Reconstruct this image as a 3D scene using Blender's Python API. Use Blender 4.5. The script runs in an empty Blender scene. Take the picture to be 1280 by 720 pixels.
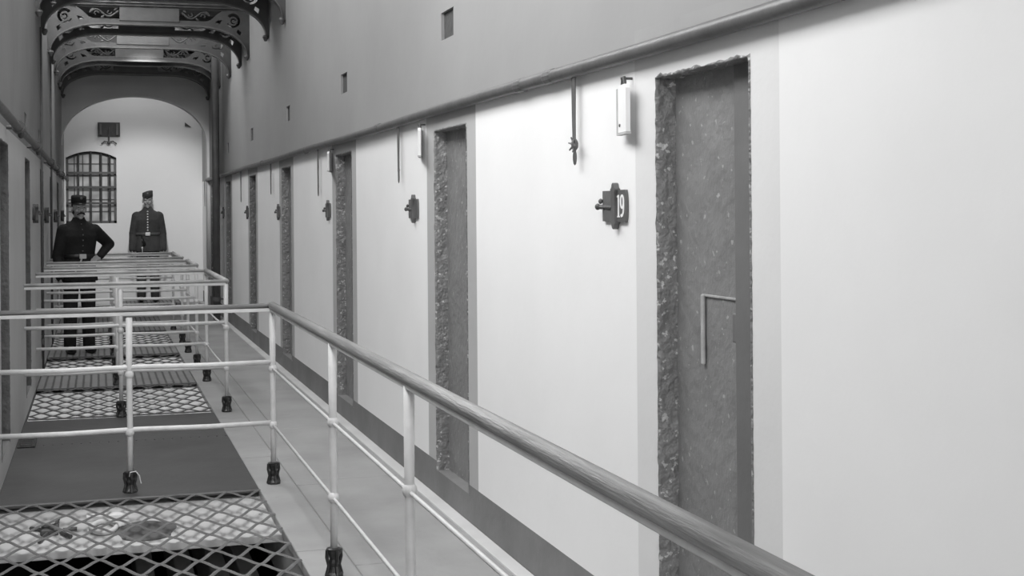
import bpy, bmesh, math, random
from mathutils import Vector, Matrix, Euler, noise
random.seed(7)
PI = math.pi
scene = bpy.context.scene
C = scene.collection

# ------------------------------------------------------------------ camera
F = 1550.; TT = .27; TH = math.atan(TT); PH = .008; CX = 540.; CY = 262.7; H = 1.6
s_, c_ = math.sin(TH), math.cos(TH)
rx0 = Vector((c_, -s_, 0)); DV = Vector((s_, c_, 0)); up0 = Vector((0, 0, 1))
RV = rx0 * math.cos(PH) - up0 * math.sin(PH)
UV = up0 * math.cos(PH) + rx0 * math.sin(PH)
cam = bpy.data.cameras.new('camera')
cam.sensor_width = 36; cam.lens = F / 1280 * 36
cam.shift_x = (640 - CX) / 1280; cam.shift_y = -(360 - CY) / 1280
cam.clip_start = .05; cam.clip_end = 200
co = bpy.data.objects.new('camera', cam); C.objects.link(co)
M = Matrix((RV, UV, -DV)).transposed().to_4x4(); M.translation = (0, 0, H)
co.matrix_world = M
scene.camera = co

# measuring helpers: where a sight line of the photograph meets a real plane of the building
def ray(px, py): return DV + RV * ((px - CX) / F) - UV * ((py - CY) / F)
def G(px, py, z=0):
    r = ray(px, py); t = (z - H) / r.z; return r.x * t, r.y * t
def W(px, py, X):
    r = ray(px, py); t = X / r.x; return r.y * t, H + r.z * t
def B(px, py, Y):
    r = ray(px, py); t = Y / r.y; return r.x * t, H + r.z * t

# ------------------------------------------------------------------ materials
def lin(v): return v / 12.92 if v <= .04045 else ((v + .055) / 1.055) ** 2.4
def mat(name, v, rough=.7, var=.06, scale=3., bump=0., bscale=40., metal=0., spec=.5, chips=None, stretch=None, grain=None):
    m = bpy.data.materials.new(name); m.use_nodes = True
    nt = m.node_tree; N = nt.nodes; L = nt.links
    b = N['Principled BSDF']
    b.inputs['Roughness'].default_value = rough; b.inputs['Metallic'].default_value = metal
    b.inputs['Specular IOR Level'].default_value = spec
    tc = N.new('ShaderNodeTexCoord'); mp = N.new('ShaderNodeMapping')
    if stretch: mp.inputs['Scale'].default_value = stretch
    L.new(tc.outputs['Object'], mp.inputs['Vector'])
    n1 = N.new('ShaderNodeTexNoise'); n1.inputs['Scale'].default_value = scale; n1.inputs['Detail'].default_value = 6
    L.new(mp.outputs[0], n1.inputs['Vector'])
    cr = N.new('ShaderNodeValToRGB')
    a, c = lin(max(0, v - var)), lin(min(1, v + var))
    cr.color_ramp.elements[0].position = .3; cr.color_ramp.elements[1].position = .7
    cr.color_ramp.elements[0].color = (a, a, a, 1); cr.color_ramp.elements[1].color = (c, c, c, 1)
    L.new(n1.outputs['Fac'], cr.inputs['Fac'])
    out = cr.outputs['Color']
    if grain:                      # (scale, axis, strength, dark value) long streaks such as wood grain or board joints
        wv = N.new('ShaderNodeTexWave'); wv.bands_direction = grain[1]; wv.inputs['Scale'].default_value = grain[0]
        wv.inputs['Distortion'].default_value = grain[4] if len(grain) > 4 else 1.0; wv.inputs['Detail'].default_value = 2
        L.new(mp.outputs[0], wv.inputs['Vector'])
        g = N.new('ShaderNodeValToRGB'); g.color_ramp.elements[0].position = .0; g.color_ramp.elements[1].position = grain[2]
        d = lin(grain[3]); g.color_ramp.elements[0].color = (d, d, d, 1); g.color_ramp.elements[1].color = (1, 1, 1, 1)
        L.new(wv.outputs['Fac'], g.inputs['Fac'])
        mx = N.new('ShaderNodeMix'); mx.data_type = 'RGBA'; mx.blend_type = 'MULTIPLY'; mx.inputs['Factor'].default_value = 1
        L.new(out, mx.inputs['A']); L.new(g.outputs['Color'], mx.inputs['B']); out = mx.outputs['Result']
    if chips:                      # (scale, threshold, value): chipped paint spots
        n2 = N.new('ShaderNodeTexNoise'); n2.inputs['Scale'].default_value = chips[0]; n2.inputs['Detail'].default_value = 4
        L.new(mp.outputs[0], n2.inputs['Vector'])
        c2 = N.new('ShaderNodeValToRGB'); c2.color_ramp.elements[0].position = chips[1]; c2.color_ramp.elements[1].position = chips[1] + .03
        c2.color_ramp.elements[0].color = (0, 0, 0, 1); c2.color_ramp.elements[1].color = (1, 1, 1, 1)
        L.new(n2.outputs['Fac'], c2.inputs['Fac'])
        mx = N.new('ShaderNodeMix'); mx.data_type = 'RGBA'
        w = lin(chips[2]); mx.inputs['B'].default_value = (w, w, w, 1)
        L.new(c2.outputs['Color'], mx.inputs['Factor']); L.new(out, mx.inputs['A']); out = mx.outputs['Result']
    L.new(out, b.inputs['Base Color'])
    if bump:
        n3 = N.new('ShaderNodeTexNoise'); n3.inputs['Scale'].default_value = bscale; n3.inputs['Detail'].default_value = 5
        L.new(mp.outputs[0], n3.inputs['Vector'])
        bp = N.new('ShaderNodeBump'); bp.inputs['Strength'].default_value = bump; bp.inputs['Distance'].default_value = .02
        L.new(n3.outputs['Fac'], bp.inputs['Height']); L.new(bp.outputs['Normal'], b.inputs['Normal'])
    return m

MT = dict(
    wall=mat('limewash_white', .93, .85, .012, 1.5, .10, 9, chips=(14, .80, .70)),
    upper=mat('limewash_grey', .59, .85, .015, 1.2, .10, 9),
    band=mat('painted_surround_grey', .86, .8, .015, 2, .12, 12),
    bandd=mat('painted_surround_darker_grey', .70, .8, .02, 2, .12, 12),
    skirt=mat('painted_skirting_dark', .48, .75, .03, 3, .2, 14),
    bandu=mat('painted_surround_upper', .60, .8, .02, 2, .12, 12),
    leftu=mat('limewash_upper_shade', .50, .85, .02, 1.5, .1, 9),  # corner darkening painted into the left wall above the pipe
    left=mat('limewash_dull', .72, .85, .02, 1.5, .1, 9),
    door=mat('door_paint', .51, .40, .03, 5, .42, 20, chips=(34, .655, .66)),
    doorsmooth=mat('door_paint_smooth', .44, .55, .02, 4, .08, 20),
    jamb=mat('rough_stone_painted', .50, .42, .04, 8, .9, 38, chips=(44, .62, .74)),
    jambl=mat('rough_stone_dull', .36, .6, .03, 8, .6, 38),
    arris=mat('chipped_arris', .80, .6, .08, 30, .4, 50, chips=(22, .56, .46)),
    doortrim=mat('worn_door_trim', .66, .5, .05, 12, .3, 40),
    floor=mat('flagstone', .595, .75, .04, 1.6, .25, 12, chips=(7, .74, .55)),
    border=mat('pale_border', .80, .7, .03, 3, .15, 14),
    plate=mat('dark_floor_boards', .27, .6, .025, 2, .15, 10),
    boards=mat('striped_boards', .50, .7, .03, 3, .15, 10, grain=(4.6, 'X', .35, .55, .4)),
    ledge=mat('pale_ledge', .86, .7, .03, 2, .1, 10),
    ledgen=mat('ledge_dusty', .74, .75, .04, 2.5, .1, 10),
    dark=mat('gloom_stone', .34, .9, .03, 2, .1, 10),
    rail=mat('pale_rail_paint', .80, .45, .03, 14, .12, 40),
    railm=mat('rail_paint_worn', .66, .45, .06, 8, .12, 40),
    railtop=mat('worn_wood', .53, .42, .07, 5, .35, 22, stretch=(8, .5, 8)),
    railtopx=mat('worn_wood_cross', .50, .42, .06, 5, .35, 22, stretch=(.5, 8, 8)),
    socket=mat('cast_iron_black', .20, .35, .04, 12, .25, 50, metal=.4),
    iron=mat('iron_grey', .34, .5, .03, 10, .2, 50, metal=.2),
    pipe=mat('pipe_paint', .36, .45, .03, 7, .12, 30),
    drain=mat('drain_paint_dark', .27, .5, .03, 7, .12, 30),
    drainl=mat('drain_paint', .38, .5, .03, 7, .12, 30),
    bracket=mat('bracket_paint', .29, .6, .03, 5, .1, 30),
    bracketp=mat('bracket_panel_paint', .33, .6, .03, 5, .1, 30),
    bracketf=mat('bracket_flange_lit', .36, .5, .03, 5, .1, 30),  # same paint as the web, lightened to imitate light on the edge
    ceil=mat('ceiling_slab', .36, .8, .04, 3, .1, 12),
    net=mat('netting_wire', .38, .55, .04, 10, .1, 40),
    netd=mat('netting_wire_dark', .30, .6, .04, 10, .1, 40),
    sign=mat('enamel_grey', .40, .4, .02, 10, .1, 40),
    signf=mat('enamel_number_panel', .36, .4, .02, 10, .05, 40),
    white=mat('white_card', .92, .7, .01, 6, .05, 30),
    arch=mat('arch_plaster', .74, .85, .02, 2, .1, 10),
    endw=mat('end_wall_white', .88, .85, .012, 1, .08, 9),
    cloth=mat('black_serge', .14, .85, .02, 6, .5, 26, spec=.2),
    cloth2=mat('dark_serge', .24, .85, .025, 6, .5, 26, spec=.2),
    leather=mat('black_leather', .10, .4, .02, 8, .1, 40),
    pale=mat('pale_metal', .75, .35, .03, 8, .1, 40, metal=.3),
    skin=mat('skin', .58, .55, .02, 8, .05, 60),
    skin2=mat('skin_fair', .60, .55, .02, 8, .05, 60),
    hair=mat('dark_hair', .14, .7, .03, 30, .5, 120),
    hair2=mat('brown_hair', .50, .7, .03, 30, .5, 120),
    eye=mat('dark_eye', .08, .3, .01, 5),
    button=mat('button_metal', .80, .3, .02, 5, metal=.3),
    vent=mat('vent_grey', .30, .8, .04, 6, .3, 30),
)
# dusty ribbed window panes with some cleaner, brighter patches
def pane_mat():
    m = bpy.data.materials.new('dusty_glass'); m.use_nodes = True
    nt = m.node_tree; N = nt.nodes; L = nt.links; b = N['Principled BSDF']
    b.inputs['Roughness'].default_value = .28
    tc = N.new('ShaderNodeTexCoord'); n = N.new('ShaderNodeTexNoise'); n.inputs['Scale'].default_value = 3.2
    L.new(tc.outputs['Object'], n.inputs['Vector'])
    r = N.new('ShaderNodeValToRGB'); r.color_ramp.elements[0].position = .35; r.color_ramp.elements[1].position = .72
    a, c = lin(.56), lin(.84); r.color_ramp.elements[0].color = (a, a, a, 1); r.color_ramp.elements[1].color = (c, c, c, 1)
    L.new(n.outputs['Fac'], r.inputs['Fac']); L.new(r.outputs['Color'], b.inputs['Base Color'])
    return m
MT['pane'] = pane_mat()

# ------------------------------------------------------------------ object helpers
def mesh_obj(name, bm, m, parent=None, smooth=False, recalc=True):
    if recalc: bmesh.ops.recalc_face_normals(bm, faces=bm.faces)
    me = bpy.data.meshes.new(name); bm.to_mesh(me); bm.free()
    for x in (m if isinstance(m, (list, tuple)) else [m]): me.materials.append(MT[x])
    if smooth:
        for p in me.polygons: p.use_smooth = True
    o = bpy.data.objects.new(name, me); C.objects.link(o)
    if parent: o.parent = parent
    return o
def tag(o, label=None, cat=None, group=None, kind=None):
    if label: o['label'] = label
    if cat: o['category'] = cat
    if group: o['group'] = group
    if kind: o['kind'] = kind
    return o
def empty(name, loc, rz=0.):
    o = bpy.data.objects.new(name, None); C.objects.link(o); o.empty_display_size = .1
    o.location = loc; o.rotation_euler = (0, 0, rz); return o
def copy_tree(o, parent=None):
    c = o.copy(); C.objects.link(c)
    if parent: c.parent = parent
    for ch in list(o.children): copy_tree(ch, c)
    return c
def struct(name, bm, m, label=None, smooth=False):
    return tag(mesh_obj(name, bm, m, None, smooth), label, None, None, 'structure')
def BM(): return bmesh.new()
def quad(bm, pts, mi=0):
    f = bm.faces.new([bm.verts.new(p) for p in pts]); f.material_index = mi; return f
def box(bm, x0, x1, y0, y1, z0, z1, bev=0.):
    r = bmesh.ops.create_cube(bm, size=1)
    for v in r['verts']:
        v.co = Vector(((x0 + x1) / 2 + v.co.x * (x1 - x0), (y0 + y1) / 2 + v.co.y * (y1 - y0), (z0 + z1) / 2 + v.co.z * (z1 - z0)))
    if bev:
        es = list({e for v in r['verts'] for e in v.link_edges})
        bmesh.ops.bevel(bm, geom=es, offset=bev, segments=2, affect='EDGES', profile=.5)
def frame_of(t, ref=None):
    t = t.normalized(); r = Vector(ref) if ref else (Vector((0, 0, 1)) if abs(t.z) < .95 else Vector((0, 1, 0)))
    a = t.cross(r).normalized(); b = a.cross(t).normalized(); return a, b
def tube(bm, pts, rad, n=10, caps=True, sx=1., sz=1., ref=None, closed=False):
    pts = [Vector(p) for p in pts]; k = len(pts); rings = []
    for i, p in enumerate(pts):
        if closed: t = pts[(i + 1) % k] - pts[i - 1]
        else: t = (pts[min(i + 1, k - 1)] - pts[max(i - 1, 0)])
        a, b = frame_of(t, ref); r = rad[i] if isinstance(rad, (list, tuple)) else rad
        mit = 1.
        if not closed and 0 < i < k - 1:
            d0 = (pts[i] - pts[i - 1]).normalized(); d1 = (pts[i + 1] - pts[i]).normalized()
            mit = 1 / max(.5, math.cos(d0.angle(d1) / 2))
        rings.append([bm.verts.new(p + a * (math.cos(2 * PI * j / n) * r * sx * mit) + b * (math.sin(2 * PI * j / n) * r * sz)) for j in range(n)])
    m = k if closed else k - 1
    for i in range(m):
        A, Bq = rings[i], rings[(i + 1) % k]
        for j in range(n): bm.faces.new((A[j], A[(j + 1) % n], Bq[(j + 1) % n], Bq[j]))
    if caps and not closed: bm.faces.new(rings[0][::-1]); bm.faces.new(rings[-1])
    return rings
def lathe(bm, prof, c=(0, 0, 0), n=14, sx=1., sy=1.):
    rings = []
    for r, z in prof:
        rings.append([bm.verts.new((c[0] + sx * r * math.cos(2 * PI * j / n), c[1] + sy * r * math.sin(2 * PI * j / n), c[2] + z)) for j in range(n)])
    for A, Bq in zip(rings, rings[1:]):
        for j in range(n): bm.faces.new((A[j], A[(j + 1) % n], Bq[(j + 1) % n], Bq[j]))
    bm.faces.new(rings[0][::-1]); bm.faces.new(rings[-1])
def ell(bm, c, r, rot=None, seg=16, rings=12):
    q = bmesh.ops.create_uvsphere(bm, u_segments=seg, v_segments=rings, radius=1)
    R_ = Euler(rot).to_matrix() if rot else Matrix.Identity(3)
    for v in q['verts']: v.co = R_ @ Vector((v.co.x * r[0], v.co.y * r[1], v.co.z * r[2])) + Vector(c)
def caps(bm, p0, r0, p1, r1, n=14):
    p0, p1 = Vector(p0), Vector(p1); d = (p1 - p0).normalized(); pts, rr = [], []
    for k in range(5): a = PI / 2 * (1 - k / 4.5); pts.append(p0 - d * r0 * math.sin(a)); rr.append(max(.001, r0 * math.cos(a)))
    for k in range(5): a = PI / 2 * ((k + .5) / 4.5); pts.append(p1 + d * r1 * math.sin(a)); rr.append(max(.001, r1 * math.cos(a)))
    rings = []
    a, b = frame_of(d)
    for p, r in zip(pts, rr): rings.append([bm.verts.new(p + a * math.cos(2 * PI * j / n) * r + b * math.sin(2 * PI * j / n) * r) for j in range(n)])
    for A, Bq in zip(rings, rings[1:]):
        for j in range(n): bm.faces.new((A[j], A[(j + 1) % n], Bq[(j + 1) % n], Bq[j]))
    bm.faces.new(rings[0][::-1]); bm.faces.new(rings[-1])
def prism(bm, poly, axis, a0, a1, mi=0):
    """extrude a 2-D polygon; axis 'x' -> poly in (y,z), 'y' -> poly in (x,z), 'z' -> poly in (x,y)"""
    def P(u, v, a): return {'x': (a, u, v), 'y': (u, a, v), 'z': (u, v, a)}[axis]
    A = [bm.verts.new(P(u, v, a0)) for u, v in poly]; Bq = [bm.verts.new(P(u, v, a1)) for u, v in poly]
    fs = [bm.faces.new(A), bm.faces.new(Bq[::-1])]
    for i in range(len(poly)):
        j = (i + 1) % len(poly); fs.append(bm.faces.new((A[j], A[i], Bq[i], Bq[j])))
    for f in fs: f.material_index = mi
def filled(name, splines, depth, m, parent, place, bevel=0.):
    """flat plate with holes: splines in a plane, extruded to a real thickness; place maps (u,v,w) to parent space"""
    cu = bpy.data.curves.new(name, 'CURVE'); cu.dimensions = '2D'; cu.fill_mode = 'BOTH'; cu.extrude = depth / 2
    for sp in splines:
        s = cu.splines.new('POLY'); s.points.add(len(sp) - 1); s.use_cyclic_u = True
        for p, (u, v) in zip(s.points, sp): p.co = (u, v, 0, 1)
    t = bpy.data.objects.new('tmp', cu); C.objects.link(t)
    dg = bpy.context.evaluated_depsgraph_get(); me = bpy.data.meshes.new_from_object(t.evaluated_get(dg))
    bpy.data.objects.remove(t); bpy.data.curves.remove(cu)
    for v in me.vertices: v.co = Vector(place(v.co.x, v.co.y, v.co.z))
    bm = BM(); bm.from_mesh(me); bpy.data.meshes.remove(me)
    return mesh_obj(name, bm, m, parent)
def remeshed(name, bm, m, parent, vox, smooth=3):
    bmesh.ops.recalc_face_normals(bm, faces=bm.faces)
    me = bpy.data.meshes.new('t'); bm.to_mesh(me); bm.free()
    t = bpy.data.objects.new('tmp', me); C.objects.link(t)
    r = t.modifiers.new('r', 'REMESH'); r.mode = 'VOXEL'; r.voxel_size = vox; r.use_smooth_shade = True
    if smooth:
        s = t.modifiers.new('s', 'SMOOTH'); s.iterations = smooth; s.factor = .5
    dg = bpy.context.evaluated_depsgraph_get(); out = bpy.data.meshes.new_from_object(t.evaluated_get(dg))
    bpy.data.objects.remove(t); bpy.data.meshes.remove(me)
    out.name = name; out.materials.clear(); out.materials.append(MT[m])
    for p in out.polygons: p.use_smooth = True; p.material_index = 0
    o = bpy.data.objects.new(name, out); C.objects.link(o); o.parent = parent
    return o

# ------------------------------------------------------------------ dimensions
XR, XL = 1.82, -.55          # the two long walls
YE = 22.5                    # end wall
RX = .99                     # line of the guard railings
XW = .90                     # inner edge of the stone walkway
ZTOP, ZLOW = 7.2, -3.3
Y0 = -4.
ZP = 2.14                    # gas pipe height
DZ0, DZ1 = .15, 2.04         # door bottom / top
DW = .62
far_px = [(820, 103), (543, 167), (420, 195), (352, 212), (312, 223), (283, 231), (264, 236)]
doors_r = []
for i, (px, py) in enumerate(far_px):
    yf = W(px, py, XR)[0]; doors_r.append((yf - DW, yf))
doors_r.insert(0, (doors_r[0][0] - 2.87, doors_r[0][0] - 2.87 + DW))
doors_l = []
for px in (10, 37, 54, 65, 73):
    yf = W(px, 260, XL)[0]; doors_l.append((yf - .68, yf))
doors_l.insert(0, (doors_l[0][0] - 2.75, doors_l[0][1] - 2.75))
vents_r = []
for px, py in ((559, 30), (430, 104), (360, 142), (315, 168), (285, 185)):
    y, z = W(px, py, XR); vents_r.append((y - .12, y + .12, z - .075, z + .075))

# ------------------------------------------------------------------ long walls
def in_iv(v, ivs):
    for iv in ivs:
        if iv[0] < v < iv[1]: return iv
    return None
def long_wall(name, X, sgn, doors, vents, bands, skirt):
    bm = BM()
    yb = {Y0, YE + .6}; zb = {ZLOW, 0., DZ0, DZ1, ZP, ZTOP}
    if skirt: zb.add(.20)
    if bands: zb |= {2.22}
    for a, b in doors:
        yb |= {a, b}
        if bands: yb |= {a - .16, b + .17}
    for a, b, c, d in vents: yb |= {a, b}; zb |= {c, d}
    yb, zb = sorted(yb), sorted(zb)
    for ya, yc in zip(yb, yb[1:]):
        for za, zc in zip(zb, zb[1:]):
            y, z = (ya + yc) / 2, (za + zc) / 2
            if in_iv(y, doors) and DZ0 < z < DZ1: continue
            if any(a < y < b and c < z < d for a, b, c, d in vents): continue
            mi = 0 if z < ZP else 1
            if bands:
                bd = next((i for i, (a, b) in enumerate(doors) if a - .16 < y < b + .17), None)
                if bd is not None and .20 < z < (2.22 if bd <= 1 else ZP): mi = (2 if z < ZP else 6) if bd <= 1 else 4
            if skirt and 0 < z < .20: mi = 3
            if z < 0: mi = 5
            quad(bm, [(X, ya, za), (X, yc, za), (X, yc, zc), (X, ya, zc)], mi)
    # vent recesses and the thickness of the masonry behind
    for a, b, c, d in vents:
        e = X + sgn * .10
        quad(bm, [(X, a, c), (X, b, c), (e, b, c), (e, a, c)], 1); quad(bm, [(X, a, d), (X, b, d), (e, b, d), (e, a, d)], 1)
        quad(bm, [(X, a, c), (X, a, d), (e, a, d), (e, a, c)], 1); quad(bm, [(X, b, c), (X, b, d), (e, b, d), (e, b, c)], 1)
    for a, b in doors:
        e = X + sgn * .36
        quad(bm, [(X, a, DZ0), (X, b, DZ0), (e, b, DZ0), (e, a, DZ0)], 3)
    e = X + sgn * .36
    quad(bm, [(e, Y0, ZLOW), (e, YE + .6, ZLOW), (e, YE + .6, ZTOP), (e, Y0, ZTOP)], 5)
    bmesh.ops.remove_doubles(bm, verts=bm.verts, dist=.0005)
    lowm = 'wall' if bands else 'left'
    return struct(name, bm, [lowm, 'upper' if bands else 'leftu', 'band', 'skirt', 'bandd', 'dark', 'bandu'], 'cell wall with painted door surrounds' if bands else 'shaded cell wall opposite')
long_wall('wall_right', XR, 1, doors_r, vents_r, True, True)
vl = []
for px, py in ((32, 154), (49, 172)):
    y, z = W(px, py, XL); vl.append((y - .16, y + .16, z - .08, z + .08))
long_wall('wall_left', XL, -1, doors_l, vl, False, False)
n = 0
for X, sg, vs, lab in ((XR, 1, vents_r, 'right'), (XL, -1, vl, 'left')):
    for k, (a, b, c, d) in enumerate(vs):
        bm = BM(); e0, e1 = sorted((X + sg * .018, X + sg * .10)); box(bm, e0, e1, a, b, c, d)
        n += 1; struct('trim_%d' % n, bm, 'vent', 'dark wall vent')

# ------------------------------------------------------------------ rough jambs and doors
def jamb(X, sg, a, b, depth, idx):
    bm = BM(); path = []
    st = .018
    def seg(p, q):
        L_ = (Vector(q) - Vector(p)).length; k = max(2, int(L_ / st))
        return [(p[0] + (q[0] - p[0]) * i / k, p[1] + (q[1] - p[1]) * i / k) for i in range(k)]
    path = seg((b, DZ0 - .01), (b, DZ1)) + seg((b, DZ1), (a, DZ1)) + seg((a, DZ1), (a, DZ0 - .01)) + [(a, DZ0 - .01)]
    cy, cz = (a + b) / 2, (DZ0 + DZ1) / 2
    inw = [.0, .0, .008, .02, .035, .05, .065, depth]
    rows = []
    for (y, z) in path:
        col = []
        ny = (cy - y); nz = 0
        if z > DZ1 - .001: ny, nz = (0, -1) if a + .01 < y < b - .01 else (math.copysign(.7, ny), -.7)
        else: ny = math.copysign(1, ny)
        amp = 1. if (y > cy or z > DZ1 - .01) else .35
        for j, dpt in enumerate(inw):
            nv = noise.noise(Vector((y * 23 + idx, z * 23, j * 1.7))) + .6 * noise.noise(Vector((y * 60, z * 60 + idx, j * 3.1)))
            push = .004 + amp * .009 * nv
            if j == 0: o = -.006 + .010 * amp * nv; x = X - sg * .0005          # ragged edge lapping the wall face
            elif j == 1: o = .002 + .004 * amp * nv; x = X - sg * (.003 + .004 * amp * abs(nv))
            else: o = push; x = X + sg * dpt
            if j == 0: o = min(o, 0)
            col.append(bm.verts.new((x, y + ny * o, z + nz * o)))
        rows.append(col)
    for A, Bq in zip(rows, rows[1:]):
        for j in range(len(inw) - 1):
            f = bm.faces.new((A[j], A[j + 1], Bq[j + 1], Bq[j]))
            if j == 0 and A[0].co.y > cy and DZ0 + .05 < A[0].co.z < DZ1 - .02: f.material_index = 1
    return bm
def door(X, sg, a, b, idx, detailed, left=False):
    global n
    n += 1
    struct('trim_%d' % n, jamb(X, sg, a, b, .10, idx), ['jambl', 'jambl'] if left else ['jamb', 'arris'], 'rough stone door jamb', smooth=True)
    xf = X + sg * .07                       # outer face of the leaf
    r = empty('door_%d' % (idx + 1), ((xf), (a + b) / 2, DZ0)); tag(r, kind='structure')
    w = (b - a) / 2; h = DZ1 - DZ0
    bm = BM(); ny, nz = 14, 44; grid = []
    for i in range(ny + 1):
        col = []
        for j in range(nz + 1):
            y = -w + 2 * w * i / ny; z = h * j / nz
            d = .004 * noise.noise(Vector((y * 18 + idx * 3, z * 18, 1.3)))
            col.append(bm.verts.new((-sg * d, y, z)))
        grid.append(col)
    for i in range(ny):
        for j in range(nz): bm.faces.new((grid[i][j], grid[i + 1][j], grid[i + 1][j + 1], grid[i][j + 1]))
    bk = sg * .05
    quad(bm, [(bk, -w, 0), (bk, w, 0), (bk, w, h), (bk, -w, h)])
    for yy in (-w, w): quad(bm, [(0, yy, 0), (bk, yy, 0), (bk, yy, h), (0, yy, h)])
    mesh_obj('leaf', bm, 'door', r, True)
    bm = BM(); x0, x1 = sorted((-sg * .012, sg * .01)); box(bm, x0, x1, -w, -w + .20, 0.0, h, .003)
    mesh_obj('stile', bm, 'doorsmooth', r)
    if detailed:
        # food hatch trim, raised strips and lock plate, measured on the leaf
        y1, z1 = W(881, 368, xf); y0_, z0_ = W(881, 455, xf); yr, zr = W(925, 368, xf)
        oy, oz = (a + b) / 2, DZ0
        bm = BM(); box(bm, -sg * .012, -sg * .002, y1 - oy - .010, y1 - oy + .010, z0_ - oz, z1 - oz, .004)
        box(bm, -sg * .007, -sg * .002, yr - oy, y1 - oy + .010, z1 - oz - .006, z1 - oz + .002, .002)
        mesh_obj('hatch_trim', bm, 'doortrim', r)
        ya, za = W(921, 412, xf); bm = BM(); box(bm, -sg * .011, 0, ya - oy - .05, ya - oy + .01, za - oz - .04, za - oz + .05, .004)
        mesh_obj('hatch_knob_plate', bm, 'doorsmooth', r)
    return r
for i, (a, b) in enumerate(doors_r): door(XR, 1, a, b, i, i == 1)
for i, (a, b) in enumerate(doors_l): door(XL, -1, a, b, i + len(doors_r), False, True)

# pale border strip on the floor along the right wall, with its thin raised edge
bm = BM(); box(bm, XR - .075, XR - .001, Y0, YE, -.01, .012, .004)
n += 1; struct('trim_%d' % n, bm, 'border', 'pale border strip at the foot of the wall')

# ------------------------------------------------------------------ floors
E_ = [7.30, 10.02, 11.85, 13.08, 14.38, 15.38, 17.22]
def slab(name, x0, x1, y0, y1, z0, z1, m, label=None):
    bm = BM(); box(bm, x0, x1, y0, y1, z0, z1, .006); return struct(name, bm, m, label)
# walkway of long flags: separate raised slabs with narrow joints
bm = BM()
box(bm, XW, XR + .3, Y0, YE, -.30, -.008)
yy = Y0; k = 0
while yy < YE:
    ln = [1.9, 2.3, 1.6, 2.1][k % 4]; y2 = min(YE, yy + ln)
    box(bm, XW - .01, 1.105, yy + .004, y2 - .004, -.05, 0, .006)
    yy = y2; k += 1
yy = Y0 + .8; k = 0
while yy < YE:
    ln = [2.4, 1.7, 2.2][k % 3]; y2 = min(YE, yy + ln)
    box(bm, 1.113, 1.245, yy + .003, y2 - .003, -.05, 0, .006); yy = y2; k += 1
yy = Y0 + .3; k = 0
while yy < YE:
    ln = [2.0, 2.6, 1.8][k % 3]; y2 = min(YE, yy + ln)
    box(bm, 1.253, XR + .02, yy + .003, y2 - .003, -.05, 0, .006); yy = y2; k += 1
struct('floor', bm, 'floor', 'stone walkway along the cells')
bm = BM(); box(bm, XL, XW - .012, 7.16, 8.96, -.02, .004, .005)
for q in range(22): ell(bm, (XL + .12 + q * .062, 8.92, .006), (.006, .006, .003), None, 6, 4)
struct('floor', bm, 'plate', 'dark cross floor between railings')
slab('floor', XL, XW - .012, 8.975, 10.02, -.02, .0, 'plate', 'dark cross floor behind the joint')
slab('floor', XL, XW - .012, E_[2] - .03, E_[3] + .03, -.02, 0, 'boards', 'boarded cross floor')
slab('floor', XL, XW - .012, E_[4] - .03, E_[5] + .03, -.02, 0, 'boards', 'boarded cross floor where a warder stands')
slab('floor', XL, XW - .012, E_[6] - .03, YE, -.02, 0, 'boards', 'floor before the end wall')
slab('floor', XL, .9, -2., 1.4, -.2, 0, 'plate', 'floor under the viewer')
# lower storey seen through the nets
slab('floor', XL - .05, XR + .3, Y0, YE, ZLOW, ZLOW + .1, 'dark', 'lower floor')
for y0, y1 in ((G(345, 670, -.045)[1], 7.4), (9.9, 11.9), (13.0, 14.4), (15.3, 17.25)):
    bm = BM(); box(bm, XL, XW, y0, y1, -.075, -.045, .006); box(bm, XL, XW, y0 - .012, y0 + .012, -.075, -.036, .004)
    n += 1; struct('trim_%d' % n, bm, 'ledgen' if y0 < 8 else 'ledge', 'pale ledge under the netting')
for q, x in enumerate((.25, .47, .66, .82)):
    bm = BM(); box(bm, x - .05, x + .05, 3., 12., -.75, -.45, .01); n += 1; struct('trim_%d' % n, bm, 'border', 'beam below the netting')

# ------------------------------------------------------------------ end wall, arch, window
WX0, WZ1 = B(82, 197, YE); WX1, WZ0 = B(146, 279, YE); WZT = B(114, 189, YE)[1]
def wtop(x):
    u = (x - (WX0 + WX1) / 2) / ((WX1 - WX0) / 2); return WZ1 + (WZT - WZ1) * (1 - u * u)
bm = BM(); k = 16
xs = [WX0 + (WX1 - WX0) * i / k for i in range(k + 1)]
def pan(x0, x1, z0a, z0b, z1): quad(bm, [(x0, YE, z0a), (x1, YE, z0b), (x1, YE, z1), (x0, YE, z1)])
pan(XL - .1, WX0, ZLOW, ZLOW, ZTOP); pan(WX1, XR + .3, ZLOW, ZLOW, ZTOP)
quad(bm, [(WX0, YE, ZLOW), (WX1, YE, ZLOW), (WX1, YE, WZ0), (WX0, YE, WZ0)])
for a, b in zip(xs, xs[1:]):
    pan(a, b, wtop(a), wtop(b), ZTOP)
    quad(bm, [(a, YE, wtop(a)), (b, YE, wtop(b)), (b, YE + .2, wtop(b)), (a, YE + .2, wtop(a))])
for x in (WX0, WX1): quad(bm, [(x, YE, WZ0), (x, YE + .2, WZ0), (x, YE + .2, WZ1), (x, YE, WZ1)])
quad(bm, [(WX0, YE, WZ0), (WX1, YE, WZ0), (WX1, YE + .2, WZ0), (WX0, YE + .2, WZ0)])
quad(bm, [(XL - .1, YE + .45, -.3), (XR + .3, YE + .45, -.3), (XR + .3, YE + .45, ZTOP), (XL - .1, YE + .45, ZTOP)])
struct('wall_back', bm, 'endw', 'white end wall')
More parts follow.
